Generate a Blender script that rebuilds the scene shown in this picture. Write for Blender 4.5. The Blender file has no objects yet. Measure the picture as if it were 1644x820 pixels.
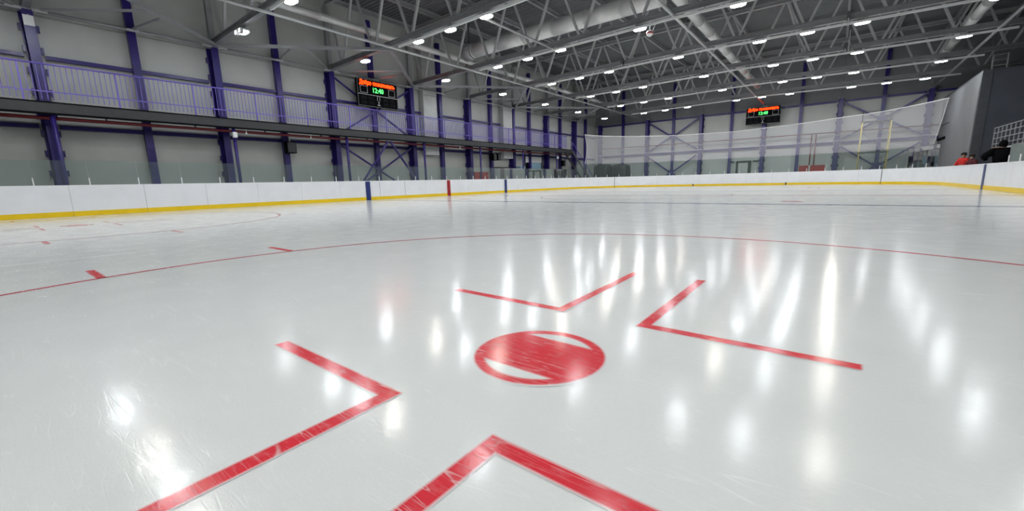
import bpy, bmesh, math, random
from mathutils import Vector, Matrix
random.seed(7)
scene = bpy.context.scene
COL = scene.collection

# ---------------------------------------------------------------- camera
YAW, PITCH, ROLL = math.radians(-37.902), math.radians(10.039), math.radians(-1.448)
F = Vector((math.sin(YAW)*math.cos(PITCH), math.cos(YAW)*math.cos(PITCH), -math.sin(PITCH)))
R0 = Vector((math.cos(YAW), -math.sin(YAW), 0)); U0 = R0.cross(F)
Rv = math.cos(ROLL)*R0 + math.sin(ROLL)*U0
Uv = -math.sin(ROLL)*R0 + math.cos(ROLL)*U0
cam_d = bpy.data.cameras.new('camera'); cam = bpy.data.objects.new('camera', cam_d); COL.objects.link(cam)
cam_d.sensor_fit = 'HORIZONTAL'; cam_d.sensor_width = 36; cam_d.lens = 662.852/1644*36
cam_d.clip_start = 0.05; cam_d.clip_end = 300
M = Matrix.Identity(4)
for i in range(3):
    M[i][0] = Rv[i]; M[i][1] = Uv[i]; M[i][2] = -F[i]
M[0][3], M[1][3], M[2][3] = 1.032, -1.513, 0.796
cam.matrix_world = M
scene.camera = cam

# ---------------------------------------------------------------- world, exposure
w = bpy.data.worlds.new('world'); scene.world = w; w.use_nodes = True
w.node_tree.nodes['Background'].inputs[0].default_value = (0.5, 0.55, 0.6, 1)
w.node_tree.nodes['Background'].inputs[1].default_value = 0.02
vs = scene.view_settings
scene.display_settings.display_device = 'sRGB'
vs.view_transform = 'Standard'; vs.look = 'None'; vs.gamma = 1; vs.use_curve_mapping = False
vs.exposure = 0.0
LAMP_L = 128.0            # radiance of the roof lamps

# ---------------------------------------------------------------- materials
MATS = {}
def mat(name, col, rough=.5, metal=0.0, emit=None, estr=0.0, noise=0.0, nscale=3.0, spec=None, bump=0.0):
    m = bpy.data.materials.new(name); m.use_nodes = True
    nt = m.node_tree; b = nt.nodes['Principled BSDF']
    b.inputs['Base Color'].default_value = (*col, 1); b.inputs['Roughness'].default_value = rough
    b.inputs['Metallic'].default_value = metal
    if spec is not None: b.inputs['Specular IOR Level'].default_value = spec
    if emit:
        b.inputs['Emission Color'].default_value = (*emit, 1); b.inputs['Emission Strength'].default_value = estr
    if noise or bump:
        g = nt.nodes.new('ShaderNodeNewGeometry')
        n = nt.nodes.new('ShaderNodeTexNoise'); n.inputs['Scale'].default_value = nscale; n.inputs['Detail'].default_value = 5
        nt.links.new(g.outputs['Position'], n.inputs['Vector'])
        if noise:
            cr = nt.nodes.new('ShaderNodeMapRange'); cr.inputs['From Min'].default_value = .3; cr.inputs['From Max'].default_value = .7
            cr.inputs['To Min'].default_value = 1-noise; cr.inputs['To Max'].default_value = 1+noise
            nt.links.new(n.outputs['Fac'], cr.inputs['Value'])
            hv = nt.nodes.new('ShaderNodeHueSaturation'); hv.inputs['Color'].default_value = (*col, 1)
            nt.links.new(cr.outputs['Result'], hv.inputs['Value']); nt.links.new(hv.outputs['Color'], b.inputs['Base Color'])
        if bump:
            bp = nt.nodes.new('ShaderNodeBump'); bp.inputs['Strength'].default_value = bump; bp.inputs['Distance'].default_value = .01
            nt.links.new(n.outputs['Fac'], bp.inputs['Height']); nt.links.new(bp.outputs['Normal'], b.inputs['Normal'])
    MATS[name] = m
    return m

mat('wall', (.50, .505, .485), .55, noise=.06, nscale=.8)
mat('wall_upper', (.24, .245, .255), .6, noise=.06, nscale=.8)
mat('wall_dark', (.085, .092, .115), .7, noise=.08, nscale=1.0)
mat('box_side', (.27, .27, .28), .6, noise=.06)
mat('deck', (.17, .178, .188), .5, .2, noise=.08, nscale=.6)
mat('steel', (.38, .385, .395), .42, .3, noise=.10, nscale=2.0)
mat('steel_chord', (.27, .275, .285), .42, .3, noise=.10, nscale=2.0)
mat('steel_web', (.50, .505, .51), .42, .2, noise=.08, nscale=2.0)
mat('duct_wall', (.46, .46, .455), .42, .3, noise=.1, nscale=2.5)
mat('steel_light', (.62, .63, .64), .38, .3, noise=.06, nscale=2.0)
mat('steel_dark', (.10, .105, .115), .45, .2, noise=.1)
mat('duct', (.74, .74, .73), .38, .25, noise=.07, nscale=2.5)
mat('purple', (.022, .012, .150), .33, noise=.12, nscale=2.0)
mat('purple_rail', (.15, .11, .50), .35)
mat('fascia', (.030, .032, .037), .45, noise=.1)
mat('red_pipe', (.13, .004, .008), .4)
mat('red_panel', (.40, .01, .012), .45)
mat('white_paint', (.80, .80, .80), .4)
mat('board', (.83, .84, .88), .32, noise=.03, nscale=1.7)
mat('board_cap', (.86, .87, .89), .35)
mat('yellow', (.86, .585, .004), .38, noise=.04)
mat('yellow_paint', (.60, .48, .13), .45)
mat('blue_paint', (.012, .028, .17), .4)
mat('red_paint', (.36, .012, .02), .4)
mat('seam', (.06, .06, .07), .7)
mat('joint', (.30, .30, .32), .7)
mat('black', (.004, .004, .005), .7, spec=.04)
mat('black_cloth', (.004, .004, .005), 1.0, spec=.1)
mat('tarp', (.016, .019, .024), .55, noise=.3, nscale=4)
mat('concrete', (.20, .20, .195), .8, noise=.1)
mat('green_dark', (.008, .03, .024), .45)
mat('glow_cabinet_blue', (.30, .48, .62), .4)  # painted glow of the lit doorway; also the blue cabinet's own colour
mat('cloth_red', (.62, .02, .015), .8)
mat('cloth_maroon', (.10, .012, .02), .85)
mat('cloth_dark', (.02, .02, .026), .85)
mat('skin', (.50, .30, .22), .55)
mat('hair', (.02, .014, .01), .7)
mat('scaffold_dark', (.03, .033, .037), .5)
mat('led_off', (.009, .0095, .011), .6, spec=.06)
mat('lamp_white', (.9, .9, .9), .5, emit=(.90, .96, 1.0), estr=LAMP_L)
mat('lamp_warm', (.9, .9, .85), .5, emit=(1.0, .96, .87), estr=LAMP_L)
mat('flood', (.9, .9, .9), .5, emit=(1.0, .95, .85), estr=3)
mat('led_orange', (.3, .05, .0), .5, emit=(1.0, .016, .0006), estr=16)
mat('led_green', (.05, .3, .05), .5, emit=(.10, 1.0, .20), estr=2.2)
mat('led_dim', (.12, .12, .13), .5)
mat('outline', (.42, .42, .44), .5)
mat('sensor', (.8, .8, .78), .4)

def mix_glass(name, tint, diff, dcol, gloss=True):
    m = bpy.data.materials.new(name); m.use_nodes = True; nt = m.node_tree
    for n in list(nt.nodes): nt.nodes.remove(n)
    o = nt.nodes.new('ShaderNodeOutputMaterial'); t = nt.nodes.new('ShaderNodeBsdfTransparent'); t.inputs[0].default_value = (*tint, 1)
    d = nt.nodes.new('ShaderNodeBsdfDiffuse'); d.inputs[0].default_value = (*dcol, 1)
    mx = nt.nodes.new('ShaderNodeMixShader'); mx.inputs[0].default_value = diff
    nt.links.new(t.outputs[0], mx.inputs[1]); nt.links.new(d.outputs[0], mx.inputs[2])
    if gloss:
        fr = nt.nodes.new('ShaderNodeFresnel'); fr.inputs[0].default_value = 1.28
        gl = nt.nodes.new('ShaderNodeBsdfGlossy'); gl.inputs['Roughness'].default_value = .04
        m2 = nt.nodes.new('ShaderNodeMixShader')
        nt.links.new(fr.outputs[0], m2.inputs[0]); nt.links.new(mx.outputs[0], m2.inputs[1]); nt.links.new(gl.outputs[0], m2.inputs[2])
        nt.links.new(m2.outputs[0], o.inputs[0])
    else: nt.links.new(mx.outputs[0], o.inputs[0])
    MATS[name] = m
mix_glass('glass', (.88, .93, .92), .05, (.55, .62, .60))
mix_glass('net', (1, 1, 1), .25, (.82, .82, .88), gloss=False)

def make_ice(name, paint=None):
    m = bpy.data.materials.new(name); m.use_nodes = True; nt = m.node_tree; L = nt.links; N = nt.nodes
    b = N['Principled BSDF']; geo = N.new('ShaderNodeNewGeometry')
    def math_(op, a, c=None, v=None, clamp=False):
        n = N.new('ShaderNodeMath'); n.operation = op; n.use_clamp = clamp
        for i, s in enumerate((a, c)):
            if s is None: continue
            if isinstance(s, (int, float)): n.inputs[i].default_value = s
            else: L.new(s, n.inputs[i])
        return n.outputs[0]
    def noise(scale, detail=0, rot=0.0, sc=(1, 1, 1), loc=(0, 0, 0), dist=0.0):
        mp = N.new('ShaderNodeMapping'); mp.inputs['Rotation'].default_value = (0, 0, rot)
        mp.inputs['Scale'].default_value = sc; mp.inputs['Location'].default_value = loc
        n = N.new('ShaderNodeTexNoise'); n.inputs['Scale'].default_value = scale; n.inputs['Detail'].default_value = detail
        n.inputs['Distortion'].default_value = dist
        L.new(geo.outputs['Position'], mp.inputs['Vector']); L.new(mp.outputs[0], n.inputs['Vector'])
        return n.outputs['Fac']
    masks = None
    for k, (ang, scl, wd, st) in enumerate([(.3, 1.1, .012, 16), (1.25, 1.3, .012, 18), (2.1, 1.2, .012, 15), (2.75, 1.7, .014, 20), (.85, 2.1, .014, 14), (1.75, .8, .008, 14), (2.45, 2.6, .016, 18)]):
        f = noise(scl, 0.0, ang, (1, st, 1), (k*13.7, k*5.1, 0), .25)
        d = math_('ABSOLUTE', math_('SUBTRACT', f, .5))
        ln = math_('SUBTRACT', 1.0, math_('DIVIDE', d, wd), clamp=True)
        br = noise(2.3+.5*k, 2, 0, (1, 1, 1), (k*3.3, 7.7*k, 0))
        br = math_('MULTIPLY', math_('SUBTRACT', br, .53), 8.0, clamp=True)
        ln = math_('MULTIPLY', ln, br)
        masks = ln if masks is None else math_('MAXIMUM', masks, ln)
    # fine shavings
    fine = noise(60, 3, .6, (1, 3.0, 1)); fine2 = noise(14, 3, 2.0, (1, 2.5, 1))
    big = noise(.35, 4)
    mid = noise(3.0, 4)
    v = math_('ADD', .955, math_('MULTIPLY', math_('SUBTRACT', big, .5), .10))
    v = math_('ADD', v, math_('MULTIPLY', math_('SUBTRACT', mid, .5), .06))
    v = math_('ADD', v, math_('MULTIPLY', math_('SUBTRACT', fine, .5), .10))
    ice = (.735, .748, .740)
    rgb = N.new('ShaderNodeHueSaturation'); rgb.inputs['Color'].default_value = (*ice, 1); L.new(v, rgb.inputs['Value'])
    wh = N.new('ShaderNodeMix'); wh.data_type = 'RGBA'; wh.inputs['B'].default_value = (.93, .94, .95, 1)
    L.new(rgb.outputs[0], wh.inputs['A']); L.new(math_('MULTIPLY', masks, .20), wh.inputs['Factor'])
    col = wh.outputs['Result']
    if paint:
        at = N.new('ShaderNodeAttribute'); at.attribute_name = 'paint'
        s1 = math_('SUBTRACT', 1.0, math_('MULTIPLY', masks, .50))
        fl = math_('MULTIPLY', math_('SUBTRACT', fine2, .50), 2.2, clamp=True)
        s2 = math_('SUBTRACT', s1, math_('MULTIPLY', fl, .22))
        fac = math_('MULTIPLY', at.outputs['Fac'], math_('MULTIPLY', s2, .95), clamp=True)
        pm = N.new('ShaderNodeMix'); pm.data_type = 'RGBA'; pm.inputs['B'].default_value = (*paint, 1)
        L.new(col, pm.inputs['A']); L.new(fac, pm.inputs['Factor']); col = pm.outputs['Result']
    L.new(col, b.inputs['Base Color'])
    b.inputs['IOR'].default_value = 1.31; b.inputs['Specular IOR Level'].default_value = .35
    rg = math_('ADD', .135, math_('MULTIPLY', math_('SUBTRACT', mid, .5), .10)); rg = math_('ADD', rg, math_('MULTIPLY', masks, .12))
    L.new(rg, b.inputs['Roughness'])
    h = math_('ADD', math_('MULTIPLY', fine2, .5), math_('MULTIPLY', fine, .22))
    h = math_('ADD', h, math_('MULTIPLY', masks, -.32))
    bp = N.new('ShaderNodeBump'); bp.inputs['Strength'].default_value = .11; bp.inputs['Distance'].default_value = .006
    L.new(h, bp.inputs['Height']); L.new(bp.outputs[0], b.inputs['Normal'])
    MATS[name] = m
make_ice('ice'); make_ice('ice_red', (.68, .004, .022)); make_ice('ice_blue', (.02, .045, .22))
make_ice('ice_thin_red', (.54, .015, .04)); make_ice('ice_scratch', (.95, .96, .97))

# ---------------------------------------------------------------- geometry helpers
class G:
    def __init__(s): s.V = []; s.F = []
    def add(s, V, Fs):
        o = len(s.V); s.V += [tuple(v) for v in V]; s.F += [tuple(i+o for i in f) for f in Fs]; return s
    def box(s, x0, x1, y0, y1, z0, z1):
        return s.add([(x0,y0,z0),(x1,y0,z0),(x1,y1,z0),(x0,y1,z0),(x0,y0,z1),(x1,y0,z1),(x1,y1,z1),(x0,y1,z1)],
                     [(0,3,2,1),(4,5,6,7),(0,1,5,4),(1,2,6,5),(2,3,7,6),(3,0,4,7)])
    def beam(s, p, q, a, b, up=(0,0,1)):      # rectangular bar from p to q, a wide, b tall
        p = Vector(p); q = Vector(q); d = (q-p).normalized(); up = Vector(up)
        if abs(d.dot(up)) > .98: up = Vector((0,1,0))
        x = d.cross(up).normalized()*a/2; y = x.cross(d).normalized()*b/2
        V = [p-x-y, p+x-y, p+x+y, p-x+y, q-x-y, q+x-y, q+x+y, q-x+y]
        return s.add(V, [(0,3,2,1),(4,5,6,7),(0,1,5,4),(1,2,6,5),(2,3,7,6),(3,0,4,7)])
    def tube(s, p, q, r, n=8, r2=None):
        p = Vector(p); q = Vector(q); d = (q-p).normalized(); up = Vector((0,0,1)) if abs(d.z) < .95 else Vector((1,0,0))
        x = d.cross(up).normalized(); y = x.cross(d); r2 = r if r2 is None else r2
        V = [p+(x*math.cos(2*math.pi*i/n)+y*math.sin(2*math.pi*i/n))*r for i in range(n)] + [q+(x*math.cos(2*math.pi*i/n)+y*math.sin(2*math.pi*i/n))*r2 for i in range(n)]
        Fs = [(i, (i+1) % n, n+(i+1) % n, n+i) for i in range(n)] + [tuple(reversed(range(n))), tuple(range(n, 2*n))]
        return s.add(V, Fs)
    def ibeam(s, p, q, wd, ht, t=.03, up=(0,0,1)):
        p = Vector(p); q = Vector(q); d = (q-p).normalized(); up = Vector(up)
        if abs(d.dot(up)) > .98: up = Vector((1,0,0))
        x = d.cross(up).normalized(); y = x.cross(d).normalized()
        o = y*(ht/2-t/2)
        s.beam(p+o, q+o, wd, t, up); s.beam(p-o, q-o, wd, t, up); s.beam(p, q, t, ht-2*t, up)
        return s
    def capsule(s, L, W, z0, z1, n=6):         # stadium plan along x
        r = W/2; pts = []
        for k in range(n+1): a = -math.pi/2+math.pi*k/n; pts.append((L/2-r+r*math.cos(a), r*math.sin(a)))
        for k in range(n+1): a = math.pi/2+math.pi*k/n; pts.append((-L/2+r+r*math.cos(a), r*math.sin(a)))
        m = len(pts)
        V = [(x, y, z0) for x, y in pts]+[(x, y, z1) for x, y in pts]
        return s.add(V, [tuple(reversed(range(m))), tuple(range(m, 2*m))]+[(i, (i+1) % m, m+(i+1) % m, m+i) for i in range(m)])
    def sphere(s, c, r, n=10, m=6, sc=(1,1,1)):
        V = []; Fs = []
        for j in range(m+1):
            t = math.pi*j/m
            for i in range(n):
                a = 2*math.pi*i/n; V.append((c[0]+r*sc[0]*math.sin(t)*math.cos(a), c[1]+r*sc[1]*math.sin(t)*math.sin(a), c[2]+r*sc[2]*math.cos(t)))
        for j in range(m):
            for i in range(n): Fs.append((j*n+i, (j+1)*n+i, (j+1)*n+(i+1) % n, j*n+(i+1) % n))
        return s.add(V, Fs)

OFF = {}
def tag(o, label, cat, group=None, kind=None):
    if label: o['label'] = label
    if cat: o['category'] = cat
    if group: o['group'] = group
    if kind: o['kind'] = kind
    return o
def mesh_of(g, off, material, smooth=False):
    me = bpy.data.meshes.new('mesh')
    me.from_pydata([(v[0]-off[0], v[1]-off[1], v[2]-off[2]) for v in g.V], [], g.F)
    me.materials.append(MATS[material] if isinstance(material, str) else material)
    if smooth:
        for p in me.polygons: p.use_smooth = len(p.vertices) == 4
    me.update(); return me
def top(name, g, material, label, cat, group=None, kind=None, base=None, smooth=False):
    if base is None:
        xs, ys, zs = zip(*g.V); base = ((min(xs)+max(xs))/2, (min(ys)+max(ys))/2, min(zs))
    o = bpy.data.objects.new(name, mesh_of(g, base, material, smooth)); o.location = base; COL.objects.link(o); OFF[o.name] = base
    return tag(o, label, cat, group, kind)
def thing(name, label, cat, loc, group=None, kind=None):
    o = bpy.data.objects.new(name, None); o.location = loc; o.empty_display_size = .2; COL.objects.link(o); OFF[o.name] = tuple(loc)
    return tag(o, label, cat, group, kind)
def part(name, g, material, parent, label=None, smooth=False, kind=None):
    off = OFF[parent.name]
    o = bpy.data.objects.new(name, mesh_of(g, off, material, smooth)); o.parent = parent; COL.objects.link(o); OFF[o.name] = off
    if label: o['label'] = label
    if kind: o['kind'] = kind
    return o
def part_shared(name, me, loc, parent, rotz=0):        # shares mesh data; loc in world, mesh centred on its own origin
    off = OFF[parent.name]; o = bpy.data.objects.new(name, me); o.parent = parent
    o.location = (loc[0]-off[0], loc[1]-off[1], loc[2]-off[2]); o.rotation_euler = (0, 0, rotz); COL.objects.link(o)
    OFF[o.name] = tuple(loc); return o
KIDS = {}
def kids(o): return [c for c in o.children]
def dup(src, loc, rotz=0.0, label=None, group=None):
    def cp(o, par):
        c = o.copy(); COL.objects.link(c)
        if par is not None: c.parent = par
        for k in kids(o): cp(k, c)
        return c
    r = cp(src, None); r.location = loc; r.rotation_euler = (0, 0, rotz); OFF[r.name] = tuple(loc)
    if label: r['label'] = label
    if group: r['group'] = group
    return r

ORD = ['first', 'second', 'third', 'fourth', 'fifth', 'sixth', 'seventh', 'eighth', 'ninth', 'tenth', 'eleventh', 'twelfth', 'thirteenth', 'fourteenth', 'fifteenth', 'sixteenth', 'seventeenth', 'eighteenth', 'nineteenth', 'twentieth']
# ================================================================ SETTING
XL, XR, YE, YN, RC = -20.0, 6.0, 41.4, -10.0, 8.0       # rink
WX, EX, WY, SY, ZR = -24.05, 13.2, 48.95, -14.0, 11.75   # hall

# board path (counter list of (x, y, nx, ny)), outward normals, arclength parametrised
def rink_path():
    P = []
    def arc(cx, cy, a0, a1, n=40):
        for k in range(n+1):
            a = a0+(a1-a0)*k/n; P.append((cx+RC*math.cos(a), cy+RC*math.sin(a)))
    arc(XL+RC, YN+RC, math.pi*1.5, math.pi)             # near-left corner
    arc(XL+RC, YE-RC, math.pi, math.pi/2)
    arc(XR-RC, YE-RC, math.pi/2, 0)
    arc(XR-RC, YN+RC, 0, -math.pi/2)
    P.append(P[0])
    S = [0]
    for a, b in zip(P, P[1:]): S.append(S[-1]+math.hypot(b[0]-a[0], b[1]-a[1]))
    return P, S
PP, SS = rink_path()
TOTAL = SS[-1]
import bisect
def at(s):
    s = s % TOTAL; i = min(max(bisect.bisect_right(SS, s)-1, 0), len(PP)-2)
    while SS[i+1]-SS[i] < 1e-9: i += 1
    t = (s-SS[i])/(SS[i+1]-SS[i]); a, b = PP[i], PP[i+1]
    x, y = a[0]+(b[0]-a[0])*t, a[1]+(b[1]-a[1])*t
    d = Vector((b[0]-a[0], b[1]-a[1])).normalized()
    return x, y, -d.y, d.x                              # left of travel = outward for this orientation
S_L0 = math.pi/2*RC                                      # s at start of left straight (y = YN+RC)
def s_left(y): return S_L0+(y-(YN+RC))
S_R0 = S_L0+(YE-YN-2*RC)+math.pi/2*RC+(XR-XL-2*RC)+math.pi/2*RC
def s_right(y): return S_R0+(YE-RC-y)
S_E0 = S_L0+(YE-YN-2*RC)+math.pi/2*RC
def s_end(x): return S_E0+(x-(XL+RC))

def strip(s0, s1, o0, o1, z0, z1, step=.7):
    """solid following the boards between arclengths s0..s1, offsets o0..o1 outward, heights z0..z1"""
    g = G(); n = max(1, int(math.ceil((s1-s0)/step)))
    straight = abs(at(s0+.001)[2]-at(s1-.001)[2]) < 1e-6 and abs(at(s0+.001)[3]-at(s1-.001)[3]) < 1e-6
    if straight: n = 1
    V = []
    for k in range(n+1):
        s = s0+(s1-s0)*k/n; x, y, nx, ny = at(min(max(s, s0+1e-4), s1-1e-4))
        for o, z in ((o0, z0), (o1, z0), (o1, z1), (o0, z1)): V.append((x+nx*o, y+ny*o, z))
    Fs = [(0,1,2,3), tuple(reversed((4*n, 4*n+1, 4*n+2, 4*n+3)))]
    for k in range(n):
        a, b = 4*k, 4*k+4
        for i in range(4): j = (i+1) % 4; Fs.append((a+i, b+i, b+j, a+j))
    return g.add(V, Fs)

# ---- ice floor
g = G()
ctr = ((XL+XR)/2, (YE+YN)/2, 0)
ring = [(x, y, 0) for x, y in PP[:-1]]
g.V = [ctr]+ring; n = len(ring)
g.F = [(0, i+1, (i+1) % n+1) for i in range(n)]
# flip so the normal faces up
g.F = [tuple(reversed(f)) for f in g.F]
ice = top('floor', g, 'ice', 'white rink ice with painted red and blue lines', 'ice', kind='structure', base=(0, 0, 0))
g = G().box(WX-.2, EX+.2, SY-.2, WY+.2, -.30, -.02)
top('floor_apron', g, 'concrete', 'grey concrete floor around the rink boards', 'floor', kind='structure')

def mark(name, V, Fs, paint, material, label=None):
    me = bpy.data.meshes.new('mark'); me.from_pydata(V, [], Fs)
    at_ = me.attributes.new('paint', 'FLOAT', 'POINT'); at_.data.foreach_set('value', paint)
    me.materials.append(MATS[material]); me.update()
    if me.polygons and me.polygons[0].normal.z < 0: me.flip_normals()
    o = bpy.data.objects.new(name, me); o.parent = ice; COL.objects.link(o)
    if label: o['label'] = label
    return o
ZM = .0015
def mark_bar(name, p, q, wd, material, soft=.012, z=ZM, label=None):
    p = Vector((p[0], p[1], 0)); q = Vector((q[0], q[1], 0)); d = (q-p).normalized(); nrm = Vector((-d.y, d.x, 0))
    L_ = (q-p).length; xs = [-soft, soft*.3, L_-soft*.3, L_+soft]; ys = [-wd/2-soft, -wd/2+soft*.3, wd/2-soft*.3, wd/2+soft]
    V = []; pa = []
    for i in range(4):
        for j in range(4):
            c = p+d*xs[i]+nrm*ys[j]; V.append((c.x, c.y, z)); pa.append(1.0 if i in (1, 2) and j in (1, 2) else 0.0)
    Fs = [(4*i+j, 4*i+j+1, 4*i+j+5, 4*i+j+4) for i in range(3) for j in range(3)]
    return mark(name, V, Fs, pa, material, label)
def mark_L(name, sx, sy, cx, cy, wd=.058, soft=.010):
    # corner at (lx,ly) facing the spot, arms outward
    lx, ly, ax, ay = .235, .613, .948, 1.275
    pts_x = [(-1, 0), (0, 1)]
    # grid lines along both arms, paint=1 on cells inside the L
    xs = [-soft, soft*.3, wd-soft*.3, wd+soft, ax-soft*.3, ax+soft]; ys = [-soft, soft*.3, wd-soft*.3, wd+soft, ay-soft*.3, ay+soft]
    V = []; pa = []; idx = {}; Fs = []
    def vid(i, j):
        if (i, j) not in idx:
            idx[i, j] = len(V); V.append((cx+sx*(lx+xs[i]), cy+sy*(ly+ys[j]), ZM))
            ins = (1 <= i <= 4 and 1 <= j <= 2) or (1 <= i <= 2 and 1 <= j <= 4)
            pa.append(1.0 if ins else 0.0)
        return idx[i, j]
    for i in range(5):
        for j in range(5):
            if i >= 3 and j >= 3: continue
            Fs.append((vid(i, j), vid(i+1, j), vid(i+1, j+1), vid(i, j+1)))
    return mark(name, V, Fs, pa, 'ice_red')
def mark_ring(name, cx, cy, r, wd, material, soft=.01, n=220):
    rs = [r-wd-soft, r-wd+.3*soft, r-.3*soft, r+soft]; V = []; pa = []
    for k in range(n):
        a = 2*math.pi*k/n
        for i, q in enumerate(rs): V.append((cx+q*math.cos(a), cy+q*math.sin(a), ZM)); pa.append(1.0 if i in (1, 2) else 0.0)
    Fs = [(4*k+i, 4*((k+1) % n)+i, 4*((k+1) % n)+i+1, 4*k+i+1) for k in range(n) for i in range(3)]
    return mark(name, V, Fs, pa, material)
def mark_spot(name, cx, cy):
    nr, na = 44, 120; V = []; pa = []; R_ = .318
    def sst(d): return min(1, max(0, .5+d/.014))
    for i in range(nr+1):
        r = R_*i/nr
        for k in range(na):
            a = 2*math.pi*k/na; x, y = r*math.cos(a), r*math.sin(a)
            V.append((cx+x, cy+y, ZM))
            ringv = min(sst(.303-r), max(sst(r-.255), sst(.182-abs(y)))); pa.append(ringv)
    Fs = [(i*na+k, (i+1)*na+k, (i+1)*na+(k+1) % na, i*na+(k+1) % na) for i in range(nr) for k in range(na)]
    return mark(name, V, Fs, pa, 'ice_red')
def faceoff(cx, cy):
    mark_ring('face_off_circle', cx, cy, 4.5, .05, 'ice_thin_red')
    mark_spot('face_off_spot', cx, cy)
    for sx in (-1, 1):
        for sy in (-1, 1):
            mark_L('corner_mark', sx, sy, cx, cy)
            mark_bar('hash_mark', (cx+sx*4.40, cy+sy*.88), (cx+sx*5.04, cy+sy*.88), .062, 'ice_red')
faceoff(0, 0); faceoff(-14, 0); faceoff(0, 31.2); faceoff(-14, 31.2)
mark_bar('blue_line', (XL+.02, 12.32), (XR-.02, 12.32), .30, 'ice_blue', z=.0012)
mark_bar('blue_line', (XL+.02, 24.90), (XR-.02, 24.90), .30, 'ice_blue', z=.0012)
mark_bar('centre_line', (XL+.02, 18.61), (XR-.02, 18.61), .30, 'ice_thin_red', z=.0012)
mark_ring('centre_circle', -7, 18.61, 4.5, .05, 'ice_thin_red')
mark_spot('centre_spot', -7, 18.61)
for x in (0, -14):
    for y in (13.95, 23.3): mark_spot('neutral_spot', x, y)
mark_bar('goal_line', (XL+1.4, 37.4), (XR-1.4, 37.4), .05, 'ice_red', z=.0012)
mark_bar('goal_line', (XL+1.4, -6.0), (XR-1.4, -6.0), .05, 'ice_red', z=.0012)
mark_bar('skate_scratch', (-6.40, -1.6), (-6.28, -.30), .034, 'ice_scratch', soft=.02)

# ---- walls
def panel_wall(name, label, ys, zs, plane, axis, material='wall'):
    """wall made of panels with 12 mm joints over a dark backing"""
    if axis == 'x': g = G().box(plane-.20, plane-.06, ys[0], ys[-1], 0, zs[-1])
    else: g = G().box(ys[0], ys[-1], plane+.06, plane+.20, 0, zs[-1])
    o = top(name, g, 'seam', label, 'wall', kind='structure')
    for a, b in zip(ys, ys[1:]):
        for c, d in zip(zs, zs[1:]):
            e = .006
            if axis == 'x': q = G().box(plane-.06, plane, a+e, b-e, c+e, d-e)
            else: q = G().box(a+e, b-e, plane, plane+.06, c+e, d-e)
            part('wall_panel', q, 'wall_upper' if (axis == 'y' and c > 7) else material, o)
    return o
ysl = [SY]+[-11.2+3*k for k in range(20)]+[WY]
panel_wall('wall_left', 'pale grey panel wall behind the purple columns and walkway', ysl, [0, 4.1, 7.6, ZR+.3], WX, 'x')
xse = [WX]+[-20.2+3.0*k for k in range(11)]+[EX]
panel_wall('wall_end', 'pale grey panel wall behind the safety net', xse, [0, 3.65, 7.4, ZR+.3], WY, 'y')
top('wall_right', G().box(EX, EX+.2, SY, WY, 0, ZR+.3), 'wall_dark', 'dark grey wall behind the spectator stand', 'wall', kind='structure')
top('wall_back', G().box(WX, EX, SY-.2, SY, 0, ZR+.3), 'wall', 'pale grey wall closing the near end of the hall', 'wall', kind='structure')

# ---- corrugated roof deck, ribs along x
g = G(); pitch = .30; y = SY; prof = []
while y < WY:
    prof += [(y, ZR), (y+.10, ZR), (y+.14, ZR+.09), (y+.26, ZR+.09)]; y += pitch
V = []
for (yy, zz) in prof: V += [(WX, yy, zz), (EX, yy, zz)]
g.add(V, [(2*i, 2*i+1, 2*i+3, 2*i+2) for i in range(len(prof)-1)])
g.F = [tuple(reversed(f)) for f in g.F]
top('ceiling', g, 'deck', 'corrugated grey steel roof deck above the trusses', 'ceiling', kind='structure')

# ================================================================ DASHER BOARDS
BH = 1.08
boards = thing('dasher_boards', 'white rink boards with yellow kick strip around the ice', 'boards', (XL, 0, 0))
js = []
s = s_left(.58-2*12)
k = 0
start = s_left(.58) % 2.0
nP = int(TOTAL//2.0)
for k in range(nP):
    s0 = start+2.0*k; s1 = s0+2.0 if k < nP-1 else start+TOTAL
    e = .004
    pn = part('board_panel', strip(s0+e, s1-e, 0, .09, .0, BH-.03), 'board', boards)
    part('kick_strip', strip(s0+e, s1-e, -.012, 0, .004, .175), 'yellow', pn, 'yellow kick strip')
    part('top_cap', strip(s0+e*.5, s1-e*.5, -.008, .10, BH-.03, BH), 'board_cap', pn)
    part('joint', strip(s1-e, s1+e, .02, .08, .0, BH-.03), 'joint', pn)
def marker(s, wd, material, label):
    part('line_marker', strip(s-wd/2, s+wd/2, -.018, -.0121, .0, BH-.035), material, boards, label)
for yv, m_, lb in ((12.32, 'blue_paint', 'dark blue line marker'), (18.61, 'red_paint', 'red line marker'), (24.9, 'blue_paint', 'dark blue line marker')):
    marker(s_left(yv), .30, m_, lb); marker(s_right(yv), .30, m_, lb)
for sv in (S_E0-.78*RC*.9, s_end(4.0)+.25):
    part('gate_gap', strip(sv-.022, sv+.022, -.019, -.0122, .0, BH-.035), 'seam', boards, 'dark gate gap')
for xv in (-9.9, -2.35):
    sv = s_end(xv); part('gate_latch', strip(sv-.05, sv+.05, -.020, -.0122, .0, .22), 'seam', boards)
gs = s_left(13.1); 
for a, b in ((s_left(13.1), s_left(13.112)), (s_left(14.9), s_left(14.912))): part('gate_gap', strip(a, b, -.004, .0, .18, BH-.04), 'seam', boards)

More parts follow.
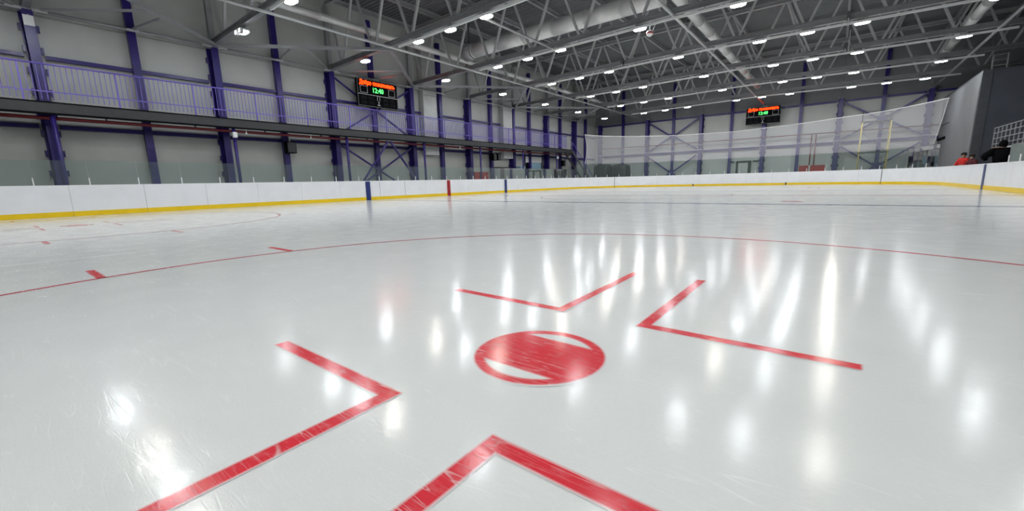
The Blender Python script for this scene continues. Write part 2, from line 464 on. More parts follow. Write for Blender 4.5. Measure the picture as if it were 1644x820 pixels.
# ---- protective glass: panes and short white posts
def glass_run(label, ranges):
    s_mid = at((ranges[0][0]+ranges[-1][1])/2)
    t = thing('rink_glass', label, 'glass screen', (s_mid[0], s_mid[1], BH))
    for s0, s1, ztop, sp in ranges:
        n = max(1, round((s1-s0)/sp))
        for i in range(n):
            a = s0+(s1-s0)*i/n; b = s0+(s1-s0)*(i+1)/n
            part('pane', strip(a+.008, b-.008, .045, .057, BH, ztop, step=.5), 'glass', t)
            part('post', strip(a-.016, a+.016, .030, .075, BH, BH+.25), 'white_paint', t)
    return t
sl0 = s_left(-.2-1.335*1)
glass_run('low clear glass panes above the boards facing the walkway', [(sl0, sl0+1.335*28, 1.92, 1.335)])
sgl = sl0+1.335*28
sgr = s_right(35.0)
glass_run('tall clear glass panes above the boards under the safety net', [(sgl, sgr, 2.44, 1.25)])
glass_run('clear glass panes beside the people at the boards', [(s_right(22.2), s_right(8.6), 1.72, 1.25)])

# ================================================================ COLUMNS
def make_column(H, label, group):
    t = thing('steel_column', label, 'column', (0, 0, 0), group)
    part('front_flange', G().box(.25, .28, -.15, .15, 0, H), 'purple', t)
    part('rear_flange', G().box(-.24, -.21, -.20, .20, 0, H), 'purple', t)
    part('web', G().box(-.21, .25, -.015, .015, 0, H), 'purple', t)
    part('base_plate', G().box(-.28, .32, -.26, .26, -.02, .03), 'purple', t)
    part('cap_plate', G().box(-.26, .26, -.23, .23, H, H+.04), 'steel_light', t)
    for s in (-1, 1):
        for z in [.7+.78*i for i in range(int((H-.9)/.78)+1)]:
            a, b = sorted((s*.20, s*.275))
            part('bracket', G().box(-.24, -.10, a, b, z, z+.24), 'purple', t)
    return t
def make_post(H, label, group):
    t = thing('steel_post', label, 'post', (0, 0, 0), group)
    part('shaft', G().box(-.15, .13, -.13, .13, 0, H), 'purple', t)
    part('front_plate', G().box(.13, .15, -.14, .14, 0, H), 'purple', t)
    part('base_plate', G().box(-.16, .2, -.2, .2, -.02, .03), 'purple', t)
    return t
TY = [.8+6*k for k in range(-2, 8)]
c0 = make_column(7.63, 'wide purple steel column passing up through the railed walkway', 'wide columns along the walkway wall')
c0.location = (-23.75, TY[0], 0)
c0['label'] = 'wide purple steel column through the walkway, tenth from the end wall'
for k, y in enumerate(TY[1:]): dup(c0, (-23.75, y, 0), 0, 'wide purple steel column through the walkway, %s from the end wall' % ORD[8-k])
p0 = make_post(11.3, 'slim purple steel post on the wall between wide walkway columns', 'slim posts along the walkway wall')
p0.location = (-23.88, TY[0]+3, 0)
p0['label'] = 'slim purple post on the walkway wall, tenth from the end wall'
for k, y in enumerate(TY[1:]): dup(p0, (-23.88, y+3, 0), 0, 'slim purple post on the walkway wall, %s from the end wall' % ORD[8-k])
XE = [-23.3, -17.2, -11.2, -5.2, .8, 6.75]
lbE = 'wide purple steel column against the wall behind the safety net'
for k, x in enumerate(XE): dup(c0, (x, 48.68, 0), -math.pi/2, 'wide purple column on the wall behind the net, %s from the grey room block' % ORD[5-k], 'wide columns behind the safety net')
for k, (a, b) in enumerate(zip(XE, XE[1:])): dup(p0, ((a+b)/2, 48.78, 0), -math.pi/2, 'slim purple post on the wall behind the net, %s from the grey room block' % ORD[4-k], 'slim posts behind the safety net')

nts = thing('notice_sheet', 'white paper notice taped near the top of a wide purple column', 'notice', (-23.5, .8, 7.05))
part('sheet', G().box(-23.47, -23.465, .66, .94, 7.05, 7.42), 'white_paint', nts); part('tape', G().box(-23.465, -23.462, .78, .84, 7.38, 7.44), 'steel_light', nts)
# girts and braces on the left wall
def girt(name, p, q, wd, ht, material, label, cat='beam', group=None):
    return top(name, G().beam(p, q, wd, ht), material, label, cat, group)
def girt_run(axis, fixed, z, ht, cuts, label):
    """girt made of segments between the verticals; cuts = (position, half width)"""
    a0, a1 = cuts[0][0], cuts[-1][0]; mid = (a0+a1)/2
    t = thing('wall_girt', label, 'beam', (fixed, mid, z) if axis == 'y' else (mid, fixed, z))
    for (p_, hp), (q_, hq) in zip(cuts, cuts[1:]):
        u, v = p_+hp, q_-hq
        if v-u < .1: continue
        A, B = ((fixed, u, z), (fixed, v, z)) if axis == 'y' else ((u, fixed, z), (v, fixed, z))
        part('girt_segment', G().beam(A, B, .16, ht), 'purple', t)
cl = sorted([(SY, .02)]+[(y, .28) for y in TY]+[(y+3, .145) for y in TY]+[(WY, .6)])
girt_run('y', -23.92, 6.05, .14, cl, 'long purple girt on the wall above the walkway handrail')
girt_run('y', -23.92, 3.42, .16, cl, 'long purple girt on the wall just under the walkway')
ce = sorted([(x, .28) for x in XE]+[((a+b)/2, .145) for a, b in zip(XE, XE[1:])]+[(EX, .05)])
girt_run('x', 48.82, 7.40, .16, ce, 'upper purple girt on the wall behind the scoreboard over the net')
girt_run('x', 48.82, 3.66, .24, ce, 'lower purple girt on the wall seen through the safety net')
girt('wall_rail', (WX+.7, 48.38, 3.86), (7.3, 48.38, 3.86), .08, .04, 'steel_light', 'pale ledge above the lower girt behind the net')
def xbrace(name, pts, label, wd=.13):
    xs = [sum(v[i] for a in pts for v in a)/(2*len(pts)) for i in range(3)]
    t = thing(name, label, 'brace', (xs[0], xs[1], min(v[2] for a in pts for v in a)))
    for a, b in pts: part('brace_bar', G().beam(a, b, wd, wd), 'purple', t)
    return t
x_ = -23.58
xbrace('cross_brace', [((x_, 13.0, 3.35), (x_, 17.9, .55)), ((x_-.06, 18.6, 3.45), (x_-.06, 13.7, .55))], 'purple cross brace on the wall below the walkway near the blue marker', .10)
xbrace('cross_brace', [((x_, 13.0, 7.3), (x_, 18.2, 4.3)), ((x_-.06, 18.6, 7.35), (x_-.06, 13.3, 4.2))], 'purple cross brace behind the scoreboard on the walkway', .10)
xbrace('leaning_brace', [((-22.5, 15.75, 3.65), (-22.5, 12.95, .15)), ((-22.5, 15.95, 3.65), (-22.5, 18.65, .15))], 'pair of slim purple struts leaning together under the walkway edge', .10)
ye = 48.53
for (xa, xb_) in ((XE[1], XE[2]), (XE[4], XE[5])):
    xm = (xa+xb_)/2; nm = 'beside the tarp-covered stack' if xa < -10 else 'behind the yellow scaffold tower'
    t = thing('double_cross_brace', 'purple double cross brace on the end wall '+nm, 'brace', (xm, ye, 0))
    for z0, z1, z2 in ((.35, 1.45, 3.3), (3.95, 5.5, 7.2)):
        part('gusset', G().box(xm-.32, xm+.32, ye-.12, ye-.08, z1-.3, z1+.3), 'purple', t)
        for sx, e in ((-1, xa), (1, xb_)):
            part('brace_bar', G().beam((e-sx*.3, ye, z2), (xm+sx*.1, ye, z1), .15, .15), 'purple', t)
            part('brace_bar', G().beam((e-sx*(1.6 if z0 < 1 else .3), ye, z0), (xm+sx*.1, ye, z1), .15, .15), 'purple', t)

# ================================================================ WALKWAY
MX = -22.38
mz = thing('gallery_walkway', 'dark steel walkway running along the wall on purple poles', 'walkway', (MX, 14, 3.7))
part('deck', G().box(-23.465, MX-.04, SY+.05, 40.0, 4.06, 4.14), 'fascia', mz)
part('fascia', G().box(MX-.04, MX, SY+.05, 40.0, 3.78, 4.14), 'fascia', mz)
part('fascia_top_edge', G().box(MX-.05, MX+.03, SY+.05, 40.0, 4.14, 4.18), 'black', mz)
part('fascia_bottom_edge', G().box(MX-.12, MX+.03, SY+.05, 40.0, 3.72, 3.78), 'black', mz)
for y in [.8+3*k for k in range(-4, 13)]:
    part('cross_beam', G().box(-23.465, MX-.13, y-.06, y+.06, 3.86, 4.06), 'fascia', mz)
for k, y in enumerate(TY[1:-1]):
    po = top('support_pole', G().tube((-22.5, y, -.02), (-22.5, y, 3.72), .075, 10), 'purple', 'round purple pole under the walkway edge, %s from the metal stair' % ORD[7-k], 'pole', 'poles under the walkway edge', smooth=True)
sp = thing('sprinkler_pipe', 'long dark red pipe under the edge of the walkway', 'pipe', (-22.55, 14, 3.6))
part('pipe', G().tube((-22.65, SY+.05, 3.61), (-22.65, 39.9, 3.61), .065, 10), 'red_pipe', sp, smooth=True)
for y in [.8+3*k+1.5 for k in range(-4, 12)]: part('clamp', G().box(-22.69, -22.61, y-.03, y+.03, 3.67, 4.06), 'steel_dark', sp)
# railing sections
def make_rail(Ls):
    t = thing('railing_section', 'purple railing section with thin vertical bars on the walkway edge', 'railing', (0, 0, 0), 'railing sections along the walkway')
    part('handrail', G().tube((0, -.025, 1.33), (0, Ls-.026, 1.33), .032, 8), 'purple_rail', t, smooth=True)
    part('lower_rail', G().beam((0, .025, .36), (0, Ls-.025, .36), .03, .04), 'purple_rail', t)
    part('post', G().box(-.025, .025, -.025, .025, 0, 1.30), 'purple_rail', t)
    bar = mesh_of(G().box(-.010, .010, -.010, .010, 0, 1.22), (0, 0, 0), 'purple_rail')
    n = 16
    for i in range(1, n+1): part_shared('baluster', bar, (0, Ls*i/(n+1), .08), t)
    return t
LS = 2.58
r0 = make_rail(LS); rys = [.17+LS*k for k in range(-3, 15)]
r0.location = (MX-.02, rys[0], 4.18)
r0['label'] = 'purple railing section with thin bars, %s along the walkway from the metal stair' % ORD[len(rys)-1]
for k, y in enumerate(rys[1:]): dup(r0, (MX-.02, y, 4.18), 0, 'purple railing section with thin bars, %s along the walkway from the metal stair' % ORD[len(rys)-2-k])

# stair at the end of the walkway
st = thing('metal_staircase', 'dark metal stair going down from the end of the walkway', 'staircase', (-23.2, 43, 0))
for x in (-22.45, -23.5): part('stringer', G().beam((x, 40.06, 4.05), (x, 45.4, .05), .06, .26), 'steel_dark', st)
for i in range(20):
    f = (i+.5)/20; part('step', G().box(-23.47, -22.48, 40+5.4*f-.13, 40+5.4*f+.13, 4.05-4.0*f-.02, 4.05-4.0*f+.02), 'steel_dark', st)
for x in (-22.45,): part('handrail', G().beam((x, 40.0, 5.05), (x, 45.4, 1.05), .05, .05), 'purple_rail', st)
for i in range(5): f = i/4*.98+.01; part('handrail_post', G().box(-22.475, -22.425, 40+5.4*f-.02, 40+5.4*f+.02, 4.05-4.0*f, 5.05-4.0*f), 'purple_rail', st)

# ================================================================ ROOF TRUSSES
XC = -5.35; XA = -23.6; XB = 12.9
def zc(x): return 8.08-.26*abs(x-XC)/18.25       # bottom chord centre height
ZT = 11.32
tr = thing('roof_truss', 'grey steel roof truss spanning across the rink', 'truss', (XC, 0, 0), 'roof trusses across the rink')
for a, b in ((XA, XC), (XC, XB)):
    part('bottom_chord', G().ibeam((a, 0, zc(a)), (b, 0, zc(b)), .22, .26, .035), 'steel_chord', tr)
part('top_chord', G().ibeam((XA, 0, ZT), (XB, 0, ZT), .22, .24, .035), 'steel', tr)
for x in (XA-.02, XB): part('end_post', G().ibeam((x, 0, 7.68), (x, 0, ZT-.12), .24, .26, .03), 'steel', tr)
tops = [XC+3.05*k for k in range(-6, 7)]; bots = [XC+1.525+3.05*k for k in range(-6, 6)]
for k, xb_ in enumerate(bots):
    for j, xt in enumerate((tops[k], tops[k+1])):
        s = -1 if j == 0 else 1
        xt = min(max(xt, XA+.1), XB-.1)
        part('web_bar', G().beam((xb_+s*.12, 0, zc(xb_)+.12), (xt-s*.10, 0, ZT-.11), .11, .11, (0, 1, 0)), 'steel_web', tr)
tr.location = (XC, TY[1], 0)
tr['label'] = 'grey steel roof truss, ninth from the end wall with the scoreboard'
for k, y in enumerate(TY[2:]): dup(tr, (XC, y, 0), 0, 'grey steel roof truss, %s from the end wall with the scoreboard' % ORD[7-k])

# longitudinal ties, purlins, eave beams
for x, lb in ((-17.5, 'long grey tie pipe under the trusses nearest the walkway wall'), (-5.3, 'long grey tie pipe along the middle of the roof under the trusses'), (6.8, 'long grey tie pipe under the trusses above the rink side boards by the stand')):
    g = G(); ys_ = TY[1:]; z = zc(x)-.19
    top('tie_pipe', G().tube((x, SY+.1, z), (x, WY-.1, z), .07, 8), 'steel_web', lb, 'pipe', smooth=True)
top('tie_pipe', G().tube((-11.6, 12.8, zc(-11.6)-.19), (-11.6, 18.8, zc(-11.6)-.19), .058, 8), 'steel', 'short grey tie pipe between two trusses by the round air duct', 'pipe', smooth=True)
for k in range(-6, 7):
    x = XC+3.05*k; x = min(max(x, XA+.25), XB-.25)
    top('roof_purlin', G().ibeam((x, SY+.05, 11.595), (x, WY-.05, 11.595), .14, .28, .025), 'steel', 'grey steel purlin under the roof deck, %s from the walkway wall' % ORD[k+6], 'purlin', 'purlins under the roof deck')
ev = thing('eave_beam', 'grey eave beam joining the tops of the walkway columns', 'beam', (-23.55, 15, 7.6))
for a, b in zip(TY, TY[1:]):
    part('beam', G().tube((-23.45, a+.25, 7.62), (-23.45, b-.25, 7.62), .06, 8), 'steel', ev, smooth=True)
    for yy in (a+.33, b-.33, (a+b)/2): part('splice_plate', G().box(-23.47, -23.38, yy-.2, yy+.2, 7.575, 7.665), 'steel_light', ev)
hb = thing('wind_bracing', 'grey zigzag wind bracing between the eave beam and first tie pipe', 'bracing', (-20.5, 15, 7.6))
for i, (a, b) in enumerate(zip(TY[1:], TY[2:])):
    if i % 2 == 1: pa, pb = (-17.68, a, 7.68), (-23.28, b, 7.68)
    else: pa, pb = (-23.28, a, 7.68), (-17.68, b, 7.68)
    part('diagonal', G().beam(pa, pb, .14, .14), 'steel', hb)
    mid = Vector(pa).lerp(Vector(pb), .5)
    m1 = Vector((-23.3, (a+b)/2, 7.66))
    n1 = Vector(pa).lerp(Vector(pb), .5+(.08 if i % 2 == 1 else -.08))
    part('strut', G().beam(m1, n1+Vector((0, 0, -.02)), .08, .08), 'steel', hb)
    e2 = Vector((-23.3, (a if i % 2 == 1 else b)+(.35 if i % 2 == 1 else -.35), 7.66))
    part('strut', G().beam(e2, mid+Vector((0, 0, -.02)), .08, .08), 'steel', hb)

# ducts
def duct(name, p, q, r, label, rings=None):
    p = Vector(p); q = Vector(q); mid = (p+q)/2; t = thing(name, label, 'duct', (mid.x, mid.y, mid.z-r))
    n = max(1, round((q-p).length/(rings or 1.5)))
    for i in range(n):
        a = p.lerp(q, i/n); b = p.lerp(q, (i+1)/n); part('duct_segment', G().tube(a, b, r, 20), 'duct', t, smooth=True)
    d = (q-p).normalized()
    for i in range(n+1):
        a = p.lerp(q, i/n); part('flange_ring', G().tube(a-d*.03, a+d*.03, r+.025, 20), 'duct', t, smooth=True)
    return t
duct('air_duct', (-20.3, 7.6, 9.28), (-20.3, 46, 9.28), .17, 'slim pale air duct high along the walkway wall', 3)
duct('air_duct', (-18.95, 20.6, 9.55), (-6.4, 20.6, 9.55), .43, 'fat round silver air duct crossing above the trusses', 2.1)
duct('air_duct', (-5.9, 20.4, 9.55), (-5.9, 47.5, 9.55), .27, 'round silver air duct running along the middle of the roof', 2.5)
duct('air_duct', (6.55, 12, 9.45), (6.55, 47.5, 9.45), .26, 'round silver air duct above the side boards by the stand', 2.5)
fan = thing('duct_fan', 'round grey fan housing at the end of the fat silver duct', 'fan', (-19.5, 20.6, 9.0))
part('housing', G().tube((-19.75, 20.6, 9.55), (-19.02, 20.6, 9.55), .52, 24), 'steel', fan, smooth=True)
part('motor', G().tube((-20.0, 20.6, 9.55), (-19.75, 20.6, 9.55), .22, 14), 'steel_dark', fan, smooth=True)
part('hanger', G().box(-19.45, -19.38, 20.56, 20.64, 10.07, 11.75), 'steel_dark', fan)
def wall_duct(y0, y1, lb):
    t = thing('wall_duct', lb, 'duct', (-23.4, (y0+y1)/2, 3.0))
    zs = [(4.24, 5.6), (5.62, 7.3), (7.32, 9.2), (9.22, 11.3)]
    for a, b in zs: part('duct_segment', G().box(-24.0, -23.5, y0, y1, a, b), 'duct_wall', t)
    part('outlet_box', G().box(-24.0, -23.5, y0, y1, 3.02, 3.72), 'white_paint', t)
    part('neck', G().box(-24.0, -23.5, y0+.2, y1-.2, 3.72, 4.24), 'duct', t)
    for i in range(5): part('louvre', G().box(-23.5, -23.485, y0+.06, y1-.06, 3.10+.115*i, 3.15+.115*i), 'steel', t)
wall_duct(19.84, 21.13, 'tall square silver duct on the walkway next to the scoreboard')
wall_duct(29.2, 30.55, 'tall square silver duct on the walkway above the doorways')

# ================================================================ LAMPS
LX = [-19.95, -15.5, -13.3, -11.15, -6.85, -2.75, -.7, 1.37, 5.6]
def make_lamp(m_, lb):
    t = thing('roof_lamp', lb, 'lamp', (0, 0, 0), 'lamps hanging under the trusses')
    part('diffuser', G().capsule(.56, .34, 0, .035), m_, t)
    part('housing', G().capsule(.62, .40, .035, .11), 'steel_light', t)
    part('driver_box', G().box(-.2, .2, -.08, .08, .11, .17), 'steel_dark', t)
    for s in (-1, 1): part('hanger', G().box(s*.15-.008, s*.15+.008, -.008, .008, .17, .245), 'steel_dark', t)
    return t
lw = make_lamp('lamp_white', 'cold white lamp hanging under a roof truss'); lm = make_lamp('lamp_warm', 'warm yellowish lamp hanging under a roof truss')
first = {'w': True, 'm': True}
for k, y in enumerate(TY[1:]):
    xs = list(LX)
    if abs(y-42.8) < .1: xs = [-19.95, -15.5, -13.3, -11.15, -6.85, -4.8, -2.75, 1.37, 3.47, 5.6]
    for q, x in enumerate(xs):
        warm = x in (-11.15, 1.37) or (x == -15.5 and k % 2 == 1) or (x == -2.75 and k % 3 == 1)
        key = 'm' if warm else 'w'; src = lm if warm else lw
        loc = (x, y+.0, zc(x)-.13-.245)
        lb = '%s lamp, %s from the walkway wall, under the %s truss from the end wall' % ('warm yellowish' if warm else 'cold white', ORD[q], ORD[8-k])
        if first[key]: src.location = loc; first[key] = False; src['label'] = lb
        else: dup(src, loc, 0, lb)
for k, y in enumerate(TY[1:]):
    t = thing('lighting_track', 'pale lighting track under the %s roof truss from the end wall' % ORD[8-k], 'track', (XC, y, 7.7), 'lighting tracks under the trusses')
    yo = y-.17
    for a, b in ((-16.8, XC), (XC, 7.4)):
        part('track_bar', G().beam((a, yo, zc(a)-.32), (b, yo, zc(b)-.32), .07, .10), 'white_paint', t)
    for x in [-16+3*i for i in range(8)]: part('bracket', G().box(x-.02, x+.02, yo-.01, y-.10, zc(x)-.275, zc(x)-.12), 'steel', t)
fl = thing('twin_floodlight', 'pair of small floodlights hanging under a truss near the wall', 'floodlight', (-19.7, 6.55, 7.2))
for s in (-1, 1):
    hd = part('lamp_head', G().box(-19.65+s*.20-.10, -19.65+s*.20+.10, 6.45, 6.57, 7.30, 7.50), 'steel_light', fl)
    part('lens', G().box(-19.65+s*.20-.08, -19.65+s*.20+.08, 6.44, 6.45, 7.33, 7.47), 'flood', hd)
    part('bracket', G().beam((-19.65+s*.20, 6.52, 7.50), (-19.65+s*.12, 6.75, 7.71), .02, .02), 'steel_dark', fl)
sr = thing('alarm_beacon', 'small white and red beacon hanging beside a lamp', 'beacon', (-6.35, 18.55, 7.3))
part('body', G().sphere((-6.35, 18.71, 7.40), .15, 12, 8), 'white_paint', sr, smooth=True)
part('red_band', G().tube((-6.35, 18.71, 7.37), (-6.35, 18.71, 7.43), .157, 14), 'red_panel', sr, smooth=True)
part('stem', G().tube((-6.35, 18.71, 7.54), (-6.35, 18.71, 7.97), .015, 6), 'white_paint', sr)
part('antenna', G().tube((-6.22, 18.71, 7.45), (-6.10, 18.71, 7.72), .012, 6), 'white_paint', sr)
for (x, y, lb) in ((.85, 24.8, 'dark clamp box on a truss chord by the roof middle duct'), (.8, 30.8, 'dark clamp box on a truss chord above the scaffold tower'), (-10.2, 24.8, 'dark clamp box on a truss chord above the double cross brace'), (-10.6, 30.8, 'dark clamp box on a truss chord next to a warm lamp')):
    t = thing('cable_clamp', lb, 'clamp', (x, y-.2, zc(x)-.3))
    part('body', G().box(x-.07, x+.07, y-.24, y-.12, zc(x)-.18, zc(x)+.22), 'steel_dark', t)
    part('shackle', G().tube((x, y-.25, zc(x)-.34), (x, y-.25, zc(x)-.10), .03, 8), 'steel_light', t)
for (x, y, lb) in ((-9.15, 36.8, 'thin pale rod on a truss, the one further from the middle duct'), (-7.9, 36.8, 'thin pale rod on a truss, the one closer to the middle duct')):
    top('hanger_rod', G().tube((x, y-.125, 7.90), (x, y-.125, 9.2), .02, 8), 'steel_light', lb, 'rod', 'white hanger rods')
top('hanger_rod', G().tube((.95, 30.675, 7.75), (.95, 30.675, 8.9), .022, 8), 'steel_light', 'single pale rod hanging by the clamp box of a truss', 'rod')

# ================================================================ SCOREBOARDS
def text_geo(body, size, sx=1.0, weight=0.0):
    cu = bpy.data.curves.new('text', 'FONT'); cu.body = body; cu.size = size; cu.align_x = 'CENTER'; cu.align_y = 'CENTER'
    cu.offset = weight; cu.extrude = .004; cu.resolution_u = 2
    o = bpy.data.objects.new('text', cu); COL.objects.link(o)
    bpy.context.view_layer.update()
    me = bpy.data.meshes.new_from_object(o.evaluated_get(bpy.context.evaluated_depsgraph_get()))
    V = [tuple(v.co) for v in me.vertices]; Fs = [tuple(p.vertices) for p in me.polygons]
    bpy.data.objects.remove(o); bpy.data.meshes.remove(me); bpy.data.curves.remove(cu)
    w_ = max(v[0] for v in V)-min(v[0] for v in V); cx = (max(v[0] for v in V)+min(v[0] for v in V))/2
    return [((v[0]-cx)*sx, v[1], v[2]) for v in V], Fs, w_
def scoreboard(label, loc, rotz, bx, bl):
    t = thing('scoreboard', label, 'scoreboard', (0, 0, 0))
    W_, H_ = 3.0, 1.62
    part('case', G().box(-W_/2, W_/2, -.10, .10, 0, H_), 'black', t)
    yf = -.105
    fr = G(); a = .035
    fr.box(-W_/2, W_/2, -.115, -.10, 0, a).box(-W_/2, W_/2, -.115, -.10, H_-a, H_).box(-W_/2, -W_/2+a, -.115, -.10, a, H_-a).box(W_/2-a, W_/2, -.115, -.10, a, H_-a)
    part('rim', fr, 'steel_dark', t)
    def txt(name, body, size, cx, cz, wd, m_, weight=0):
        V, Fs, w0 = text_geo(body, size, 1, weight); k = wd/w0
        g = G().add([(cx+v[0]*k, yf-.004-v[2], cz+v[1]) for v in V], Fs); part(name, g, m_, t)
    txt('header_word', 'Добро', .36, -.90, 1.42, .84, 'led_orange', .004)
    txt('header_word', 'пожаловать', .36, .48, 1.42, 1.66, 'led_orange', .004)
    txt('clock_digits', '12:40', .42, .02, 1.02, .78, 'led_green', .006)
    def outline(name, x0, x1, z0, z1, lw_=.025, m_='outline'):
        g = G(); g.box(x0, x1, yf-.006, yf+.004, z0, z0+lw_).box(x0, x1, yf-.006, yf+.004, z1-lw_, z1).box(x0, x0+lw_, yf-.006, yf+.004, z0+lw_, z1-lw_).box(x1-lw_, x1, yf-.006, yf+.004, z0+lw_, z1-lw_)
        part(name, g, m_, t)
    outline('score_frame', -1.30, -.78, .80, 1.22); outline('score_frame', .80, 1.30, .80, 1.22)
    part('divider', G().box(-1.46, 1.46, yf-.006, yf+.004, .70, .735), 'outline', t)
    tg = G()
    tg.box(-.10, -.07, yf-.006, yf+.004, .42, .68).box(.07, .10, yf-.006, yf+.004, .42, .68).beam((-.085, yf, .43), (-.02, yf, .33), .01, .03, (0,1,0)).beam((.085, yf, .43), (.02, yf, .33), .01, .03, (0,1,0)).box(-.03, .03, yf-.006, yf+.004, .16, .34).box(-.12, .12, yf-.006, yf+.004, .12, .16)
    part('trophy_outline', tg, 'outline', t)
    for s in (-1, 1):
        for i in range(2):
            for j in range(2):
                x = s*(.55+.52*i); part('digit_window', G().box(x-.19, x+.19, yf-.003, yf+.004, .14+.28*j, .34+.28*j), 'led_off', t)
    for z in (.3, 1.2): part('bracket', G().box(bx-.08, bx+.08, .10, bl, z, z+.1), 'steel_dark', t)
    t.location = loc; t.rotation_euler = (0, 0, rotz)
    return t
scoreboard('black scoreboard with orange header and green clock above the walkway', (-23.08, 15.62, 5.80), math.pi/2, .18, .648)
scoreboard('black scoreboard with orange header and green clock over the safety net', (-5.28, 47.98, 5.93), 0, .08, .47)

# ================================================================ SAFETY NET
NET = [(-19.17,36.94,5.31),(-18.65,37.84,5.24),(-18.01,38.67,5.2),(-17.27,39.41,5.16),(-16.44,40.05,5.12),(-15.54,40.57,5.1),(-14.57,40.98,5.06),(-13.56,41.25,5.02),(-12.52,41.38,4.96),(-11.5,41.4,4.91),(-10.5,41.4,4.89),(-9.5,41.4,4.87),(-8.5,41.4,4.85),(-7.5,41.4,4.83),(-6.5,41.4,4.81),(-5.5,41.4,4.85),(-4.5,41.4,4.89),(-3.5,41.4,4.93),(-2.5,41.4,4.96),(-1.48,41.38,5.02),(-.44,41.25,5.08),(.57,40.98,5.13),(1.54,40.57,5.15),(2.44,40.05,5.15),(3.27,39.41,5.16),(4.01,38.67,5.18),(4.65,37.84,5.18),(5.17,36.94,5.17),(5.58,35.97,5.15),(5.85,34.96,5.1)]
nt_ = thing('safety_net', 'white safety net hung above the tall glass at the end of the rink', 'net', (-7, 41.5, 2.4))
g = G(); nv = 14; nN = len(NET)
def netpt(i, j):
    x, y, zt = NET[i]; f = j/nv; zb = 2.46
    fold = .05*math.sin(i*1.9)+.03*math.sin(i*4.3+f*2)
    edge = 0.0
    cx, cy = -7, 33
    dx, dy = x-cx, y-cy; L_ = math.hypot(dx, dy)
    bow = .10+fold*(1-f)*.8
    inx = 0.0
    if i < 2: inx = .22*math.sin(math.pi*f)*(1 if i == 0 else .4)
    if i > nN-3: inx = -.30*(1-f)*(1 if i == nN-1 else .4)
    return (x+dx/L_*bow+inx, y+dy/L_*bow, zb+(zt-zb)*f)
g.V = [netpt(i, j) for i in range(nN) for j in range(nv+1)]
g.F = [(i*(nv+1)+j, (i+1)*(nv+1)+j, (i+1)*(nv+1)+j+1, i*(nv+1)+j+1) for i in range(nN-1) for j in range(nv)]
part('mesh_sheet', g, 'net', nt_, smooth=True)
g = G()
for i in range(nN-1): g.tube(netpt(i, nv), netpt(i+1, nv), .03, 6)
part('top_rope', g, 'white_paint', nt_)
for i, nm in ((0, 'side_rope'), (nN-1, 'side_rope')):
    g = G()
    for j in range(nv): g.tube(netpt(i, j), netpt(i, j+1), .018, 6)
    part(nm, g, 'white_paint', nt_)

# ================================================================ FURNISHINGS ALONG THE WALLS
def speaker(loc, sx, sy, sz, label, mh=.28):
    x, y, z = loc; t = thing('loudspeaker', label, 'loudspeaker', loc)
    part('cabinet', G().box(x-sx/2, x+sx/2, y-sy/2, y+sy/2, z, z+sz), 'black', t)
    part('grille', G().box(x+sx/2, x+sx/2+.015, y-sy/2+.03, y+sy/2-.03, z+.04, z+sz-.04), 'scaffold_dark', t)
    part('bracket', G().box(x-sx/2-.105, x-sx/2, y-.03, y+.03, z+sz*.6, z+sz*.7), 'steel_dark', t)
    part('mount_bar', G().box(x-.03, x+.03, y-.03, y+.03, z+sz, z+sz+mh), 'steel_light', t)
    return t
speaker((-23.42, 9.85, 2.72), .40, .50, .62, 'black loudspeaker hung on a slim post under the walkway')
speaker((-22.95, 27.0, 2.72), .40, .40, .62, 'black loudspeaker under the walkway beside the white duct outlet', .73)
speaker((-22.95, 27.6, 2.76), .40, .38, .60, 'black loudspeaker touching the white duct outlet under the walkway', .71)
speaker((-23.44, 39.75, 2.45), .36, .45, .62, 'small black loudspeaker near the metal stair')
def cabinet(y0, y1, label):
    t = thing('fire_cabinet', label, 'cabinet', (-23.5, (y0+y1)/2, .0))
    part('body', G().box(-24.03, -23.55, y0, y1, -.02, 1.75), 'red_panel', t)
    part('door', G().box(-23.55, -23.52, y0+.03, y1-.03, .05, 1.70), 'red_panel', t)
    part('handle', G().box(-23.52, -23.49, y1-.14, y1-.10, .85, 1.05), 'steel_light', t)
cabinet(25.10, 25.78, 'red cabinet right beside the wide column under the walkway'); cabinet(25.98, 26.95, 'wider red cabinet beside the slim post under the walkway')
# small white boxes on poles
for (x, y, z, lb) in ((-22.36, 6.78, 3.28, 'small white junction box on a walkway pole'), (-22.36, 36.8, 3.1, 'small white lamp box on the walkway pole by the doorway')):
    t = thing('junction_box', lb, 'box', (x, y, z)); part('body', G().box(x-.07, x+.06, y-.09, y+.09, z, z+.26), 'sensor', t); part('lid', G().box(x+.06, x+.075, y-.075, y+.075, z+.02, z+.24), 'white_paint', t)
for y, lb in ((7.34, 'tiny white sensor under the walkway next to the junction box pole'), (10.6, 'tiny white sensor under the walkway next to the hung loudspeaker'), (22.4, 'tiny white sensor under the walkway between duct outlet and red cabinets')):
    t = thing('spot_sensor', lb, 'sensor', (-22.5, y, 3.5), 'sensors under the walkway')
    part('body', G().sphere((-22.47, y, 3.53), .05, 8, 6), 'sensor', t); part('stem', G().box(-22.48, -22.46, y-.01, y+.01, 3.57, 3.73), 'sensor', t)
